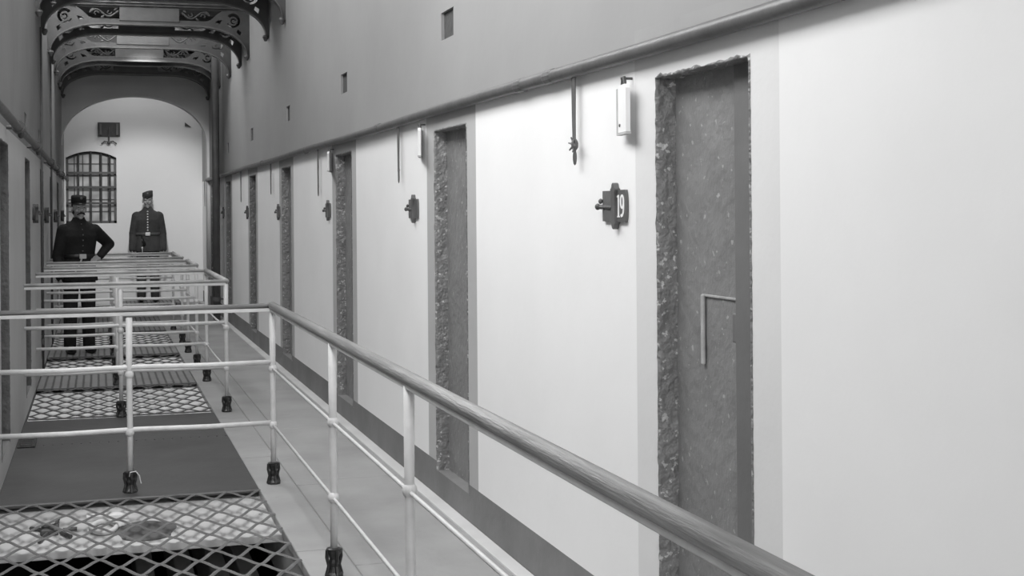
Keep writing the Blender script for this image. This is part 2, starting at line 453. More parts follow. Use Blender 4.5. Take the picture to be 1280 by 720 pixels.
# window
wr = empty('window_1', ((WX0 + WX1) / 2, YE + .12, WZ0)); tag(wr, kind='structure')
wx = (WX0 + WX1) / 2
bm = BM(); poly = [(WX0 - wx, 0), (WX1 - wx, 0)] + [(x - wx, wtop(x) - WZ0) for x in reversed(xs)]
prism(bm, poly, 'y', .02, .05); mesh_obj('pane', bm, 'pane', wr)
bm = BM(); hw = (WX1 - WX0) / 2; hh = WZ1 - WZ0
for x in (-hw + .02, hw - .02): box(bm, x - .022, x + .022, -.02, .03, 0, hh)
box(bm, -hw, hw, -.02, .03, 0, .045)
pts = [(x - wx, .0, wtop(x) - WZ0 - .02) for x in xs]; tube(bm, pts, .025, 6)
for q in range(1, 6): box(bm, -hw + 2 * hw * q / 6 - .009, -hw + 2 * hw * q / 6 + .009, 0, .03, 0, hh + .05)
for q in range(1, 6): box(bm, -hw, hw, 0, .03, hh * q / 5.5 - .009, hh * q / 5.5 + .009)
mesh_obj('glazing_frame', bm, 'iron', wr)
for px in (98, 113.5, 126.5, 137.5):
    x = B(px, 240, YE)[0] - wx; bm = BM(); tube(bm, [(x, -.07, 0.0), (x, -.07, wtop(x + wx) - WZ0)], .018, 8); mesh_obj('bar', bm, 'drain', wr)
for py in (216, 234, 254):
    z = B(114, py, YE)[1] - WZ0; bm = BM(); box(bm, -hw, hw, -.10, -.085, z - .02, z + .02); mesh_obj('cross_bar', bm, 'drain', wr)
# arch in front of the end wall
YA = YE - 1.5
ax0, az = B(75, 181, YA); ax1, _ = B(257, 181, YA); zt = B(166, 120, YA)[1]
ax0 = XL; axm = (ax0 + XR - .04) / 2; ahw = (XR - .04 - ax0) / 2
bm = BM(); k = 40
AP = []
for i in range(k + 1):
    t = PI - PI * i / k; AP.append((axm + ahw * math.cos(t), az + (zt - az) * math.sin(t) ** .9))
AP[0] = (ax0, az)
for (xa, za), (xb, zb2) in zip(AP, AP[1:]):
    quad(bm, [(xa, YA, za), (xb, YA, zb2), (xb, YA, 5.), (xa, YA, 5.)]); quad(bm, [(xa, YA, za), (xb, YA, zb2), (xb, YA + .26, zb2), (xa, YA + .26, za)]); quad(bm, [(xa, YA + .26, za), (xb, YA + .26, zb2), (xb, YA + .26, 5.), (xa, YA + .26, 5.)])
quad(bm, [(XR - .04, YA, -.01), (XR, YA, -.01), (XR, YA, 5.), (XR - .04, YA, 5.)]); quad(bm, [(XR - .04, YA, -.01), (XR - .04, YA + .26, -.01), (XR - .04, YA + .26, az), (XR - .04, YA, az)])
n += 1; struct('trim_%d' % n, bm, 'arch', 'plaster arch before the end wall')
# small triangular vent on the end wall
pts3 = [B(231, 153, YE), B(231, 158, YE), B(239, 159, YE)]
bm = BM(); prism(bm, pts3, 'y', YE - .012, YE + .005); tag(mesh_obj('wall_vent', bm, 'vent'), 'small dark triangular vent high on white end wall', 'vent')
# gas lamp with a dark reflector board
lx, lz = B(136, 161, YE); lr = empty('gas_lamp', (lx, YE + .001, lz)); tag(lr, 'dark boxed gas lamp with forked burner above barred window', 'lamp')
x0, z1 = B(122, 153, YE); x1, z0 = B(150, 171, YE)
bm = BM(); box(bm, x0 - lx, x1 - lx, -.05, 0, z0 - lz, z1 - lz, .006)
mesh_obj('backboard', bm, 'vent', lr)
for x in (x0 - lx + .05, x1 - lx - .05):
    bm = BM(); box(bm, x - .02, x + .02, -.075, -.05, z0 - lz + .03, z1 - lz - .03, .004); mesh_obj('side_strip', bm, 'pipe', lr)
bm = BM(); tube(bm, [(0, -.08, .02), (0, -.08, z0 - lz - .10)], .014, 8)
tube(bm, [(-.13, -.09, z0 - lz - .13), (-.07, -.09, z0 - lz - .085), (0, -.09, z0 - lz - .10), (.07, -.09, z0 - lz - .085), (.13, -.09, z0 - lz - .13)], .012, 8)
ell(bm, (0, -.09, z0 - lz - .11), (.035, .03, .03)); mesh_obj('burner_fork', bm, 'iron', lr)

# ------------------------------------------------------------------ gas pipes with drop pipes
def drop_bm(z_len, spur):
    bm = BM(); tube(bm, [(0, 0, 0), (0, .004, -z_len * .55), (0, .0, -z_len)], [.008, .007, .006], 8)
    tube(bm, [(0, .022, 0), (0, .018, -z_len * .5), (0, .012, -z_len * .86)], .004, 6)
    if spur:
        zc = -z_len + .075
        ell(bm, (0, 0, zc), (.014, .016, .024)); ell(bm, (0, 0, zc - .05), (.008, .009, .03))
        for k in range(6):
            a = k * PI / 3 + .3; tube(bm, [(0, 0, zc), (-.012, .035 * math.cos(a), zc + .03 * math.sin(a))], [.006, .003], 6)
    else:
        tube(bm, [(0, -.02, -z_len + .05), (0, .02, -z_len + .05)], .004, 6); ell(bm, (0, 0, -z_len), (.006, .006, .03))
    return bm
gp = empty('gas_pipe', (XR - .032, 0, ZP)); tag(gp, 'long grey gas pipe running above the cell doors on right wall', 'pipe')
bm = BM(); pts = [(0, y, .004 * math.sin(y * 1.3)) for y in [Y0 + .3 + (YE - 1.55 - Y0) * i / 40 for i in range(41)]]
tube(bm, pts, .028, 12); mesh_obj('main_pipe', bm, 'pipe', gp, True)
for y in (W(660, 104, XR)[0], W(698, 96, XR)[0], W(480, 162, XR)[0], 10.9, 13.9, 16.8, 19.6):
    bm = BM(); tube(bm, [(0, y - .045, 0), (0, y - .03, 0), (0, y + .03, 0), (0, y + .045, 0)], [.0285, .0315, .0315, .0285], 12); tube(bm, [(0, y, 0), (.028, y, 0)], .012, 8)
    mesh_obj('pipe_clip', bm, 'pipe', gp)
for k, (px, py) in enumerate(((727, 205), (504, 223), (402, 241), (342, 240), (304, 250), (277, 255), (258, 256))):
    y, z = W(px, py, XR); o = mesh_obj('drop_pipe', drop_bm(ZP - z, k == 0), 'pipe', gp); o.location = (.004, y, 0)
gl = empty('gas_pipe', (XL + .08, 0, ZP)); tag(gl, 'shaded gas pipe running above the doors on left wall', 'pipe')
bm = BM(); tube(bm, [(0, y, .004 * math.sin(y * 1.3)) for y in [Y0 + .3 + (YE - 1.55 - Y0) * i / 40 for i in range(41)]], .026, 12); mesh_obj('main_pipe', bm, 'iron', gl, True)
for y in (W(7, 163, XL)[0], W(33, 187, XL)[0], W(54, 203, XL)[0], W(62, 211, XL)[0], W(70, 217, XL)[0]):
    bm = BM(); tube(bm, [(0, y - .07, 0), (0, y + .07, 0)], .042, 12); tube(bm, [(0, y, 0), (-.076, y, 0)], .012, 8); ell(bm, (.012, y, -.045), (.02, .03, .025)); mesh_obj('pipe_clip', bm, 'drain', gl)
# vertical drain pipe on the right wall, and two thin ones on the left
def vpipe(px, X, z1, r, label, m, off):
    sg = 1 if X > 0 else -1; yy = W(px, 300, X - sg * off)[0]
    e = empty('drain_pipe', (X - sg * off, yy, .014)); tag(e, label, 'pipe')
    bm = BM(); tube(bm, [(0, 0, .0), (0, 0, z1)], r, 14); mesh_obj('pipe', bm, m, e, True)
    for z in (.30,):
        if z < z1:
            bm = BM(); tube(bm, [(0, 0, z - .03), (0, 0, z + .03)], r * 1.15, 14); box(bm, *sorted((0, sg * (off - .002))), -.012, .012, z - .012, z + .012); mesh_obj('collar', bm, m, e)
vpipe(270.5, XR, 3.9, .054, 'thick dark drain pipe on right wall below last iron brackets', 'drainl', .125)
vpipe(53, XL, 3.45, .011, 'thin pipe up left wall nearer of the two', 'iron', .018)
vpipe(65, XL, 3.5, .011, 'thin pipe up left wall closer to end window', 'iron', .018)

# ------------------------------------------------------------------ number plates beside the doors
def ribbon(pts, ws):
    L_, R_ = [], []
    for i, p in enumerate(pts):
        a = Vector(pts[max(0, i - 1)]); b = Vector(pts[min(len(pts) - 1, i + 1)]); t = (b - a).normalized(); nn = Vector((-t.y, t.x))
        L_.append(tuple(Vector(p) + nn * ws[i] / 2)); R_.append(tuple(Vector(p) - nn * ws[i] / 2))
    return L_ + R_[::-1]
def number_plate(loc, sg, digits, label, m1='sign', m2='signf', m3='pipe'):
    """local: u runs to the viewer's right along the wall, v up, w out of the wall"""
    e = empty('number_plate', loc); tag(e, label, 'sign', 'number plates by the cell doors')
    PL = lambda u, v, w: (-sg * w, -u * 1.0, v)
    def part(name, polys, d, off, m): return filled(name, polys, d, m, e, lambda u, v, w: PL(u, v, w + off))
    part('left_panel', [[(-.115, -.056), (-.010, -.056), (-.010, .056), (-.115, .056)]], .012, .0055, m1)
    arc = [(.085 + .010 * math.cos(a), .056 * math.sin(a)) for a in [-PI / 2 + PI * i / 12 for i in range(13)]]
    part('number_panel', [[(.012, -.058), (.085, -.058)] + arc[1:-1] + [(.085, .058), (.012, .058)]], .012, .0055, m2)
    pr = [(-.022, -.060), (-.012, -.066), (-.008, -.078), (0, -.084), (.008, -.078), (.012, -.066), (.022, -.060), (.014, -.05), (.014, .05), (.022, .060), (.012, .066), (.008, .078), (0, .084), (-.008, .078), (-.012, .066), (-.022, .060), (-.014, .05), (-.014, -.05)]
    part('ridge', [pr], .022, .0105, m3)
    bm = BM(); tube(bm, [PL(-.100, -.004, .008), PL(-.128, -.002, .022)], [.010, .008], 8); ell(bm, PL(-.131, -.002, .024), (.010, .014, .012)); ell(bm, PL(-.118, .018, .018), (.008, .010, .010)); tube(bm, [PL(-.1, -.002, .012), PL(-.02, -.006, .014)], .0065, 8)
    mesh_obj('pull_knob', bm, 'iron', e)
    if digits:
        one = [(.020, .034), (.030, .040), (.036, .040), (.036, -.034), (.043, -.038), (.043, -.041), (.021, -.041), (.021, -.038), (.028, -.034), (.028, .031), (.020, .031)]
        part('numeral', [one], .003, .012, 'white')
        cx, cy = .064, .015
        out = [(cx + .0175 * math.cos(t), cy + .026 * math.sin(t)) for t in [2 * PI * i / 28 for i in range(28)]]
        inn = [(cx + .0075 * math.cos(t), cy + .018 * math.sin(t)) for t in [2 * PI * i / 28 for i in range(28)]]
        d9 = part('numeral', [out, inn], .003, .012, 'white')
        tail = [(cx + .0125, cy + .004), (cx + .0125, -.008), (cx + .010, -.022), (cx + .003, -.034), (cx - .006, -.037), (cx - .011, -.031)]
        part('numeral_tail', [ribbon(tail, [.009, .010, .010, .009, .008, .009])], .0028, .0119, 'white')
    return e
sg_px = [(772.5, 257.5), (519, 261), (411.5, 263), (349, 265), (310, 265.5), (280, 266), (261, 267)]
names = ['cast number plate reading 19 beside the nearest cell door', 'ornate number plate beside second nearest door on right wall', 'ornate number plate beside third nearest door on right wall', 'ornate number plate beside fourth nearest door on right wall', 'small number plate beside fifth nearest door on right wall', 'small number plate beside sixth nearest door on right wall', 'small number plate left of the thick drain pipe']
for k, (px, py) in enumerate(sg_px):
    y, z = W(px, py, XR); number_plate((XR, y, z), 1, k == 0, names[k])
names = ['dark number plate on left wall nearest the viewer', 'second dark number plate along the left wall', 'third dark number plate along the left wall', 'dark number plate on left wall beside end window']
for k, (px, py) in enumerate(((41, 267), (55.5, 269), (67, 270), (76, 270))):
    y, z = W(px, py, XL); e = number_plate((XL, y, z), -1, False, names[k], 'socket', 'socket', 'drain')
    e.scale = (2.2, 1, 1)

# ------------------------------------------------------------------ cell cards hung beside the doors
def cell_card(px0, px1, py0, py1, label, m='white', tilt=.15):
    ya, z1 = W(px0, py0, XR); yb, z0 = W(px1, py1, XR); y = (ya + yb) / 2; w = abs(ya - yb) / 2
    e = empty('cell_card', (XR - .012, y, z1), 0); tag(e, label, 'card', 'cell cards hung by the doors')
    h = z1 - z0; e.rotation_euler = (0, 0, -tilt)
    bm = BM(); prism(bm, [(-w, -h), (w, -h), (w, -.015), (w - .015, 0), (-w + .015, 0), (-w, -.015)], 'x', -.028, -.012); mesh_obj('card', bm, m, e)
    bm = BM(); box(bm, -.030, -.011, w - .004, w + .010, -h - .004, -.01); box(bm, -.030, -.011, -w - .004, w + .01, -h - .009, -h); mesh_obj('holder_edge', bm, 'bandd', e)
    bm = BM(); tube(bm, [(-.02, -.020, -.004), (-.02, -.006, .026), (-.02, .006, .026), (-.02, .020, -.004)], .006, 6); tube(bm, [(-.03, 0, .022), (.011, 0, .022)], .005, 6); mesh_obj('hook', bm, 'iron', e)
    bm = BM(); ell(bm, (-.029, w * .45, -h + .025), (.003, .007, .006)); mesh_obj('rivet', bm, 'drain', e)
cell_card(782.5, 799, 108, 164, 'white card hanging from a hook left of nearest door')
cell_card(527, 537, 162, 194, 'white card hanging left of second nearest door', 'white', .3)
cell_card(414, 421, 191, 213, 'grey card hanging left of third nearest door', 'band', .3)

# ------------------------------------------------------------------ guard railings
def socket(parent, x, y):
    bm = BM()
    lathe(bm, [(.040, 0), (.040, .012), (.030, .022), (.020, .045), (.024, .062), (.020, .078), (.030, .100), (.034, .108), (.034, .122), (.022, .126)], (x, y, 0), 12)
    for k in range(4):
        a = k * PI / 2 + PI / 4 * .3; c, s = math.cos(a), math.sin(a)
        tube(bm, [(x + c * .036, y + s * .036, .006), (x + c * .026, y + s * .026, .05), (x + c * .034, y + s * .034, .085), (x + c * .030, y + s * .030, .118)], [.009, .007, .008, .010], 6)
    mesh_obj('base_socket', bm, 'socket', parent)
def rail_post(root, x, y, z1=1.02):
    bm = BM(); lean = .006
    tube(bm, [(x, y, .10), (x + .002, y, .35), (x - .001, y, .7), (x, y, z1)], [.0155, .0165, .0175, .0195], 12)
    for z in (.345, .675):
        ell(bm, (x, y, z), (.026, .026, .028))
    o = mesh_obj('post', bm, 'rail', root, True); socket(o, x, y)
def railing(label, Yn, Yf, near, far, sideposts=()):
    """one cage of rail round an opening: cross rails from the left wall, a side rail along the walkway"""
    root = empty('guard_railing', (RX, Yf, 0)); tag(root, label, 'railing', None)
    o = Yf
    top, zz = [], 1.045
    xl = XL - RX + .002
    crosses = ([Yn - o] if near else []) + ([Yf - o] if far else [])
    # wooden top rail with a mitred turn at each corner
    bm = BM(); 
    tube(bm, [(0, Yn - o - (0 if near else 0), zz), (0, Yf - o + .012, zz)], .024, 14, True, 1.05, .95)
    mesh_obj('handrail', bm, 'railtop' if not near else 'railm', root, True)
    bm = BM(); box(bm, -.016, .016, Yn - o, Yf - o, zz - .034, zz - .018, .003); mesh_obj('side_bar', bm, 'rail', root)
    for y in crosses:
        bm = BM(); tube(bm, [(xl, y, zz), (.018, y, zz)], .0175, 12, True, 1.1, .8); mesh_obj('cross_handrail', bm, 'railtopx' if not near else 'railm', root, True)
        bm = BM(); box(bm, xl, 0, y - .014, y + .014, zz - .034, zz - .013, .003); mesh_obj('cross_bar', bm, 'rail', root)
        for z in (.715, .358):
            bm = BM(); sag = .004
            tube(bm, [(xl, y, z), (xl * .75, y, z - sag), (xl * .5, y, z + .002), (xl * .25, y, z - sag), (0, y, z)], .0145, 10); mesh_obj('cross_rail', bm, 'rail', root, True)
        rail_post(root, 0, y); rail_post(root, .17 - RX, y, 1.0)
    for y in sideposts: rail_post(root, 0, y - o)
    for z, m in ((.675, 'rail'), (.345, 'rail')):
        bm = BM(); tube(bm, [(0, Yn - o, z), (0, (Yn + Yf) / 2 - o, z - .006), (0, Yf - o, z)], .0075, 8); mesh_obj('side_rod', bm, m, root, True)
    return root
r1 = railing('long pale guard railing in the foreground with wooden handrail', .9, 7.29, False, True, (5.36, G(586, 860)[1], 1.55))
railing('pale guard railing around the second netted opening from the viewer', E_[1], 11.88, True, True)
railing('guard railing just in front of the warder with hand on hip', E_[3], E_[4], True, True)
railing('farthest guard railing around the opening before the end wall', E_[5], E_[6], True, True)
# twist of pale wire round the foot of the nearest middle post
bm = BM(); tube(bm, [(.17 - RX - .005, -.03, .10), (.17 - RX, -.045, .125), (.17 - RX + .03, -.05, .13), (.17 - RX + .05, -.05, .105), (.17 - RX + .06, -.05, .06)], .0035, 6); mesh_obj('wire_twist', bm, 'rail', r1)

# ------------------------------------------------------------------ wire netting in the openings
def netting(label, y0, y1, z, x0=XL + .02, x1=XW - .02, p=.177, a=.075, r=.0068, sag=.022, m='net'):
    bm = BM(); nx = int(round((x1 - x0) / (p / 2))); dx = (x1 - x0) / nx; ny = max(2, int(round((y1 - y0) / (2 * a)))); dy = (y1 - y0) / ny
    def pt(i, yv):
        x = x0 + i * dx; u = (x - x0) / (x1 - x0); v = (yv - y0) / (y1 - y0)
        jx = .010 * noise.noise(Vector((i * .9, yv * 3, 2))); jy = .014 * noise.noise(Vector((i * .7, yv * 2.3, 5)))
        return (x + jx, yv + jy, z - sag * 4 * u * (1 - u) * min(1, 4 * v * (1 - v) + .1))
    for j in range(ny):
        yc = y0 + (j + .5) * dy
        for i in range(nx):
            s0 = 1 if (i + j) % 2 == 0 else -1
            ya, yb = yc + s0 * dy / 2, yc - s0 * dy / 2
            A, Bq = pt(i, ya), pt(i + 1, yb)
            P_ = []
            for q in range(6):
                t = q / 5; c = (1 - math.cos(PI * t)) / 2; c = .35 * t + .65 * c
                P_.append((A[0] + (Bq[0] - A[0]) * t, A[1] + (Bq[1] - A[1]) * c, A[2] + (Bq[2] - A[2]) * t))
            tube(bm, P_, r, 5, False, 1.5, .7)
    for yv in (y0, y1): tube(bm, [pt(i, yv) for i in range(nx + 1)], r * .9, 5)
    return tag(mesh_obj('safety_net', bm, m), label, 'netting')
netting('wire diamond netting over the nearest opening', 1.6, 7.12, .006, sag=.012)
netting('wire netting over the opening inside second railing', E_[1] + .06, E_[2] - .06, .002, m='netd')
netting('wire netting before the warder with hand on hip', E_[3] + .05, E_[4] - .05, .002, m='netd')
netting('wire netting over the farthest opening', E_[5] + .05, E_[6] - .05, .002, m='netd')

# litter lying on the pale ledge under the nearest net
zl = -.0445
x, y = G(130, 662, zl); bm = BM(); tube(bm, [(x + .062 * math.cos(t), y + .12 * math.sin(t), zl + .014) for t in [2 * PI * i / 24 for i in range(24)]], .014, 8, closed=True)
tag(mesh_obj('rope_ring', bm, 'border', None, True), 'pale ring lying under the nearest netting', 'ring')
x, y = G(66, 666, zl); e = empty('scrap_heap', (x, y, zl)); tag(e, 'dark broken scrap on the pale ledge under netting', 'scrap')
bm = BM(); box(bm, -.06, .03, -.06, .08, 0, .03, .008); mesh_obj('lump', bm, 'drain', e)
for q in range(5):
    a = q * 1.4; bm = BM(); tube(bm, [(.05 * math.cos(a), .07 * math.sin(a), .012), (.12 * math.cos(a), .24 * math.sin(a), .012)], .010, 6); mesh_obj('splinter', bm, 'drain', e)
x, y = G(182, 664, zl); bm = BM(); pl = [(x + (.15 + .015 * math.sin(5 * t)) * math.cos(t), y + .20 * math.sin(t)) for t in [2 * PI * i / 30 for i in range(30)]]
prism(bm, pl, 'z', zl - .001, zl + .006); tag(mesh_obj('cloth_scrap', bm, 'pipe'), 'grey flat round scrap beside the pale ring', 'cloth')
x0, y0 = G(108, 652, zl); x1, y1 = G(160, 650, zl); bm = BM(); box(bm, x0, x1, y1 + .03, y1 + .10, zl, zl + .025, .004); tag(mesh_obj('wood_batten', bm, 'ledge'), 'short pale batten lying under the nearest netting', 'batten')
# low floor grille beside the left wall
xg, yg = G(4, 552); xh, yh = G(46, 561); ge = empty('floor_grille', ((XL + xh) / 2, (yg + yh) / 2, .004)); tag(ge, 'dark slotted floor grille beside the left wall', 'grille')
gw = (xh - XL) / 2 - .012; bm = BM(); box(bm, -gw, gw, -.15, .15, 0, .012, .003); mesh_obj('plate', bm, 'socket', ge)
bm = BM()
for q in range(4): box(bm, -gw + .02, gw - .02, -.12 + q * .07, -.10 + q * .07, .012, .018)
mesh_obj('slats', bm, 'drain', ge)

# ------------------------------------------------------------------ arched iron brackets carrying the gallery above
ZT, ZC, ZE = 4.10, 3.86, 3.50
def bracket(Y, label, plain=False):
    e = empty('arched_bracket', ((XL + XR) / 2, Y, ZE)); tag(e, label, 'bracket', 'iron brackets under the gallery')
    hw = (XR - XL) / 2 + .0008; t, c = ZT - ZE, ZC - ZE
    RW, q = .62, 18
    def arch(off=0.):
        pts = []
        for i in range(q + 1):
            a = PI / 2 * i / q; pts.append((hw - .035 - off * .2 - (RW) * (1 - math.cos(a)), (c + off) * math.sin(a) ** .85))
        return pts
    A = arch()
    right = [(hw, 0)] + [(hw, t)]
    out = [(hw, 0), (hw, t), (-hw, t), (-hw, 0)] + [(-x, z) for x, z in A] + list(reversed(A))
    holes = []
    def ring(cx, cz, r1, r0, a0, a1):
        P_ = [(cx + r1 * math.cos(a0 + (a1 - a0) * i / 22), cz + r1 * math.sin(a0 + (a1 - a0) * i / 22)) for i in range(23)]
        Q_ = [(cx + (r0 + (r1 - r0) * .55 * (i / 22) ** 2) * math.cos(a0 + (a1 - a0) * i / 22), cz + (r0 + (r1 - r0) * .55 * (i / 22) ** 2) * math.sin(a0 + (a1 - a0) * i / 22)) for i in range(23)]
        return P_ + Q_[::-1]
    if not plain:
        for sx in (1, -1):
            cx, cz = hw - .20, t - .165
            hs = [ring(cx, cz, .088, .050, PI * .78, -PI * .85), ring(cx + .004, cz - .008, .036, .016, PI * .1, PI * 1.7)]
            ze, zb = t - .05, t - .185
            slot = [(hw - .33, ze), (hw - .40, ze - .05), (hw - .47, zb + .02), (hw - .52, zb)]
            xe = hw - .93
            slot += [(xe + .06, zb)] + [(xe + .06 - .068 * math.sin(a), (ze + zb) / 2 - .0675 * math.cos(a)) for a in [PI * i / 10 for i in range(1, 10)]] + [(xe + .06, ze)]
            hs.append(slot)
            hs.append([(hw - .33, t - .16), (hw - .36, t - .21), (hw - .42, t - .195), (hw - .385, t - .17)])
            hs.append([(hw - .10, t - .30), (hw - .145, t - .27), (hw - .16, t - .31), (hw - .115, t - .35)])
            for h_ in hs: holes.append([(sx * x, z) for x, z in h_])
    filled('web', [out] + holes, .022, 'bracket', e, lambda u, v, w: (u, w, v))
    bm = BM(); full = [(-x, z) for x, z in A] + list(reversed(A))
    full = [(-A[i][0], A[i][1]) for i in range(q + 1)] + [(A[i][0], A[i][1]) for i in range(q, -1, -1)]
    for (xa, za), (xb, zb) in zip(full, full[1:]):
        if abs(xa - xb) + abs(za - zb) < 1e-5: continue
        nn = Vector((zb - za, xa - xb)).normalized() * .016
        V = [bm.verts.new(p) for p in ((xa, -.045, za), (xb, -.045, zb), (xb, .045, zb), (xa, .045, za), (xa + nn.x * 0, -.045, za - .018), (xb, -.045, zb - .018), (xb, .045, zb - .018), (xa, .045, za - .018))]
        for f in ((0, 1, 2, 3), (7, 6, 5, 4), (0, 4, 5, 1), (3, 2, 6, 7), (1, 5, 6, 2), (0, 3, 7, 4)): bm.faces.new([V[i] for i in f])
    bmesh.ops.remove_doubles(bm, verts=bm.verts, dist=.0003); mesh_obj('arch_flange', bm, 'bracketf', e)
    bm = BM(); box(bm, -hw, hw, -.04, .04, t - .03, t); mesh_obj('top_flange', bm, 'bracket', e)
    if not plain:
        bm = BM(); box(bm, -.36, .34, -.020, -.010, t - .205, t - .035, .003); mesh_obj('centre_panel', bm, 'bracketp', e)
        for sx in (1, -1):
            bm = BM(); X_ = lambda u: sx * (hw - .48 - u)
            pts = [(X_(u), 0, t - .1175 + .040 * math.sin(u * 21)) for u in [.012 * i for i in range(29)]]; tube(bm, pts, .011, 6)
            for q, u in enumerate((.075, .225)):                       # leaf curls springing from the vine
                sg_ = 1 if q % 2 == 0 else -1
                pts = [(X_(u + .032 * math.cos(a) * (1 - a / 7)), 0, t - .1175 - sg_ * .010 + sg_ * .032 * math.sin(a) * (1 - a / 7)) for a in [.35 * i for i in range(14)]]; tube(bm, pts, .008, 6)
            for u in (.03, .15, .30): ell(bm, (X_(u), 0, t - .1175 + .046 * math.cos(u * 21)), (.026, .008, .013), (0, .6 * sx, 0))
            mesh_obj('scrollwork', bm, 'bracket', e)
    for sx in (1, -1):
        bm = BM(); lathe(bm, [(.028, 0.02), (.036, 0), (.026, -.02), (.014, -.045)], (sx * (hw - .036), 0, -.002), 10); mesh_obj('corbel', bm, 'iron', e)
    return e
BY = [W(px, py, XR)[0] for px, py in ((357, 22), (336, 45), (312, 70), (302, 81), (289, 96), (276, 110), (271.5, 117))] + [YE - 1.66]
bl = ['arched iron bracket nearest the viewer, top right cut by the photo edge', 'second arched iron bracket from the viewer', 'arched iron bracket with scrollwork, first one seen whole from the viewer', 'arched iron bracket close behind the first whole one', 'arched iron bracket midway along the gallery', 'arched scrollwork iron bracket before the pair by the end wall', 'arched iron bracket above the thick drain pipe', 'arched iron bracket right against the end wall']
for Y, l in zip(BY, bl): bracket(Y, l)
# gallery floors resting on pairs of brackets
for a, b in ((BY[0] - .06, BY[1] + .06), (BY[2] - .06, BY[3] + .06), (BY[4] - .06, BY[4] + .25), (BY[5] - .06, BY[6] + .1), (BY[7] - .2, YE - 1.40)):
    bm = BM(); box(bm, XL, XR, a, b, ZT, ZT + .16, .004); struct('ceiling', bm, 'ceil', 'underside of the gallery above')
bm = BM(); box(bm, 1.05, XR, -1., YE, ZT, ZT + .14, .004) if False else None
if bm: bm.free()
for a, b, l in ((BY[3] + .08, BY[4] - .08, 'wire netting overhead between the two scrollwork brackets'), (BY[1] + .1, BY[2] - .08, 'wire netting overhead before the first whole bracket')):
    netting(l, a, b, ZT + .06, XL + .02, XR - .02, .17, .09, .010, .02)

# ------------------------------------------------------------------ people
def finger(bm, base, dirv, bend, length, r):
    d = Vector(dirv).normalized(); p = Vector(base); ax = Vector(bend)
    for k, f in enumerate((.44, .32, .24)):
        q = p + d * length * f; caps(bm, p, r * (1 - .12 * k), q, r * (1 - .12 * (k + 1)), 8); p = q
        d = (Matrix.Rotation(.45, 3, ax) @ d)
def hand(bm, wrist, fdir, palmn, side):
    """palm along fdir, palm normal palmn; fingers curl toward the palm; thumb leaves the side"""
    f = Vector(fdir).normalized(); nrm = Vector(palmn); nrm = (nrm - f * nrm.dot(f)).normalized(); lat = f.cross(nrm).normalized() * side
    w = Vector(wrist); ax = f.cross(nrm)
    for k in range(4):
        o = lat * (.030 - .020 * k); caps(bm, w + o * .6 + f * .012, .014, w + o + f * .085, .0115, 8)
        finger(bm, w + o + f * .085, f + nrm * .18, ax, (.070, .078, .073, .058)[k], .0092)
    b = w + lat * .026 + f * .022; t = (f * .7 + lat * .65 + nrm * .35).normalized()
    caps(bm, b, .014, b + t * .042, .0105, 8); t2 = (f * .9 + lat * .25 + nrm * .4).normalized(); caps(bm, b + t * .042, .0105, b + t * .042 + t2 * .03, .0085, 8)
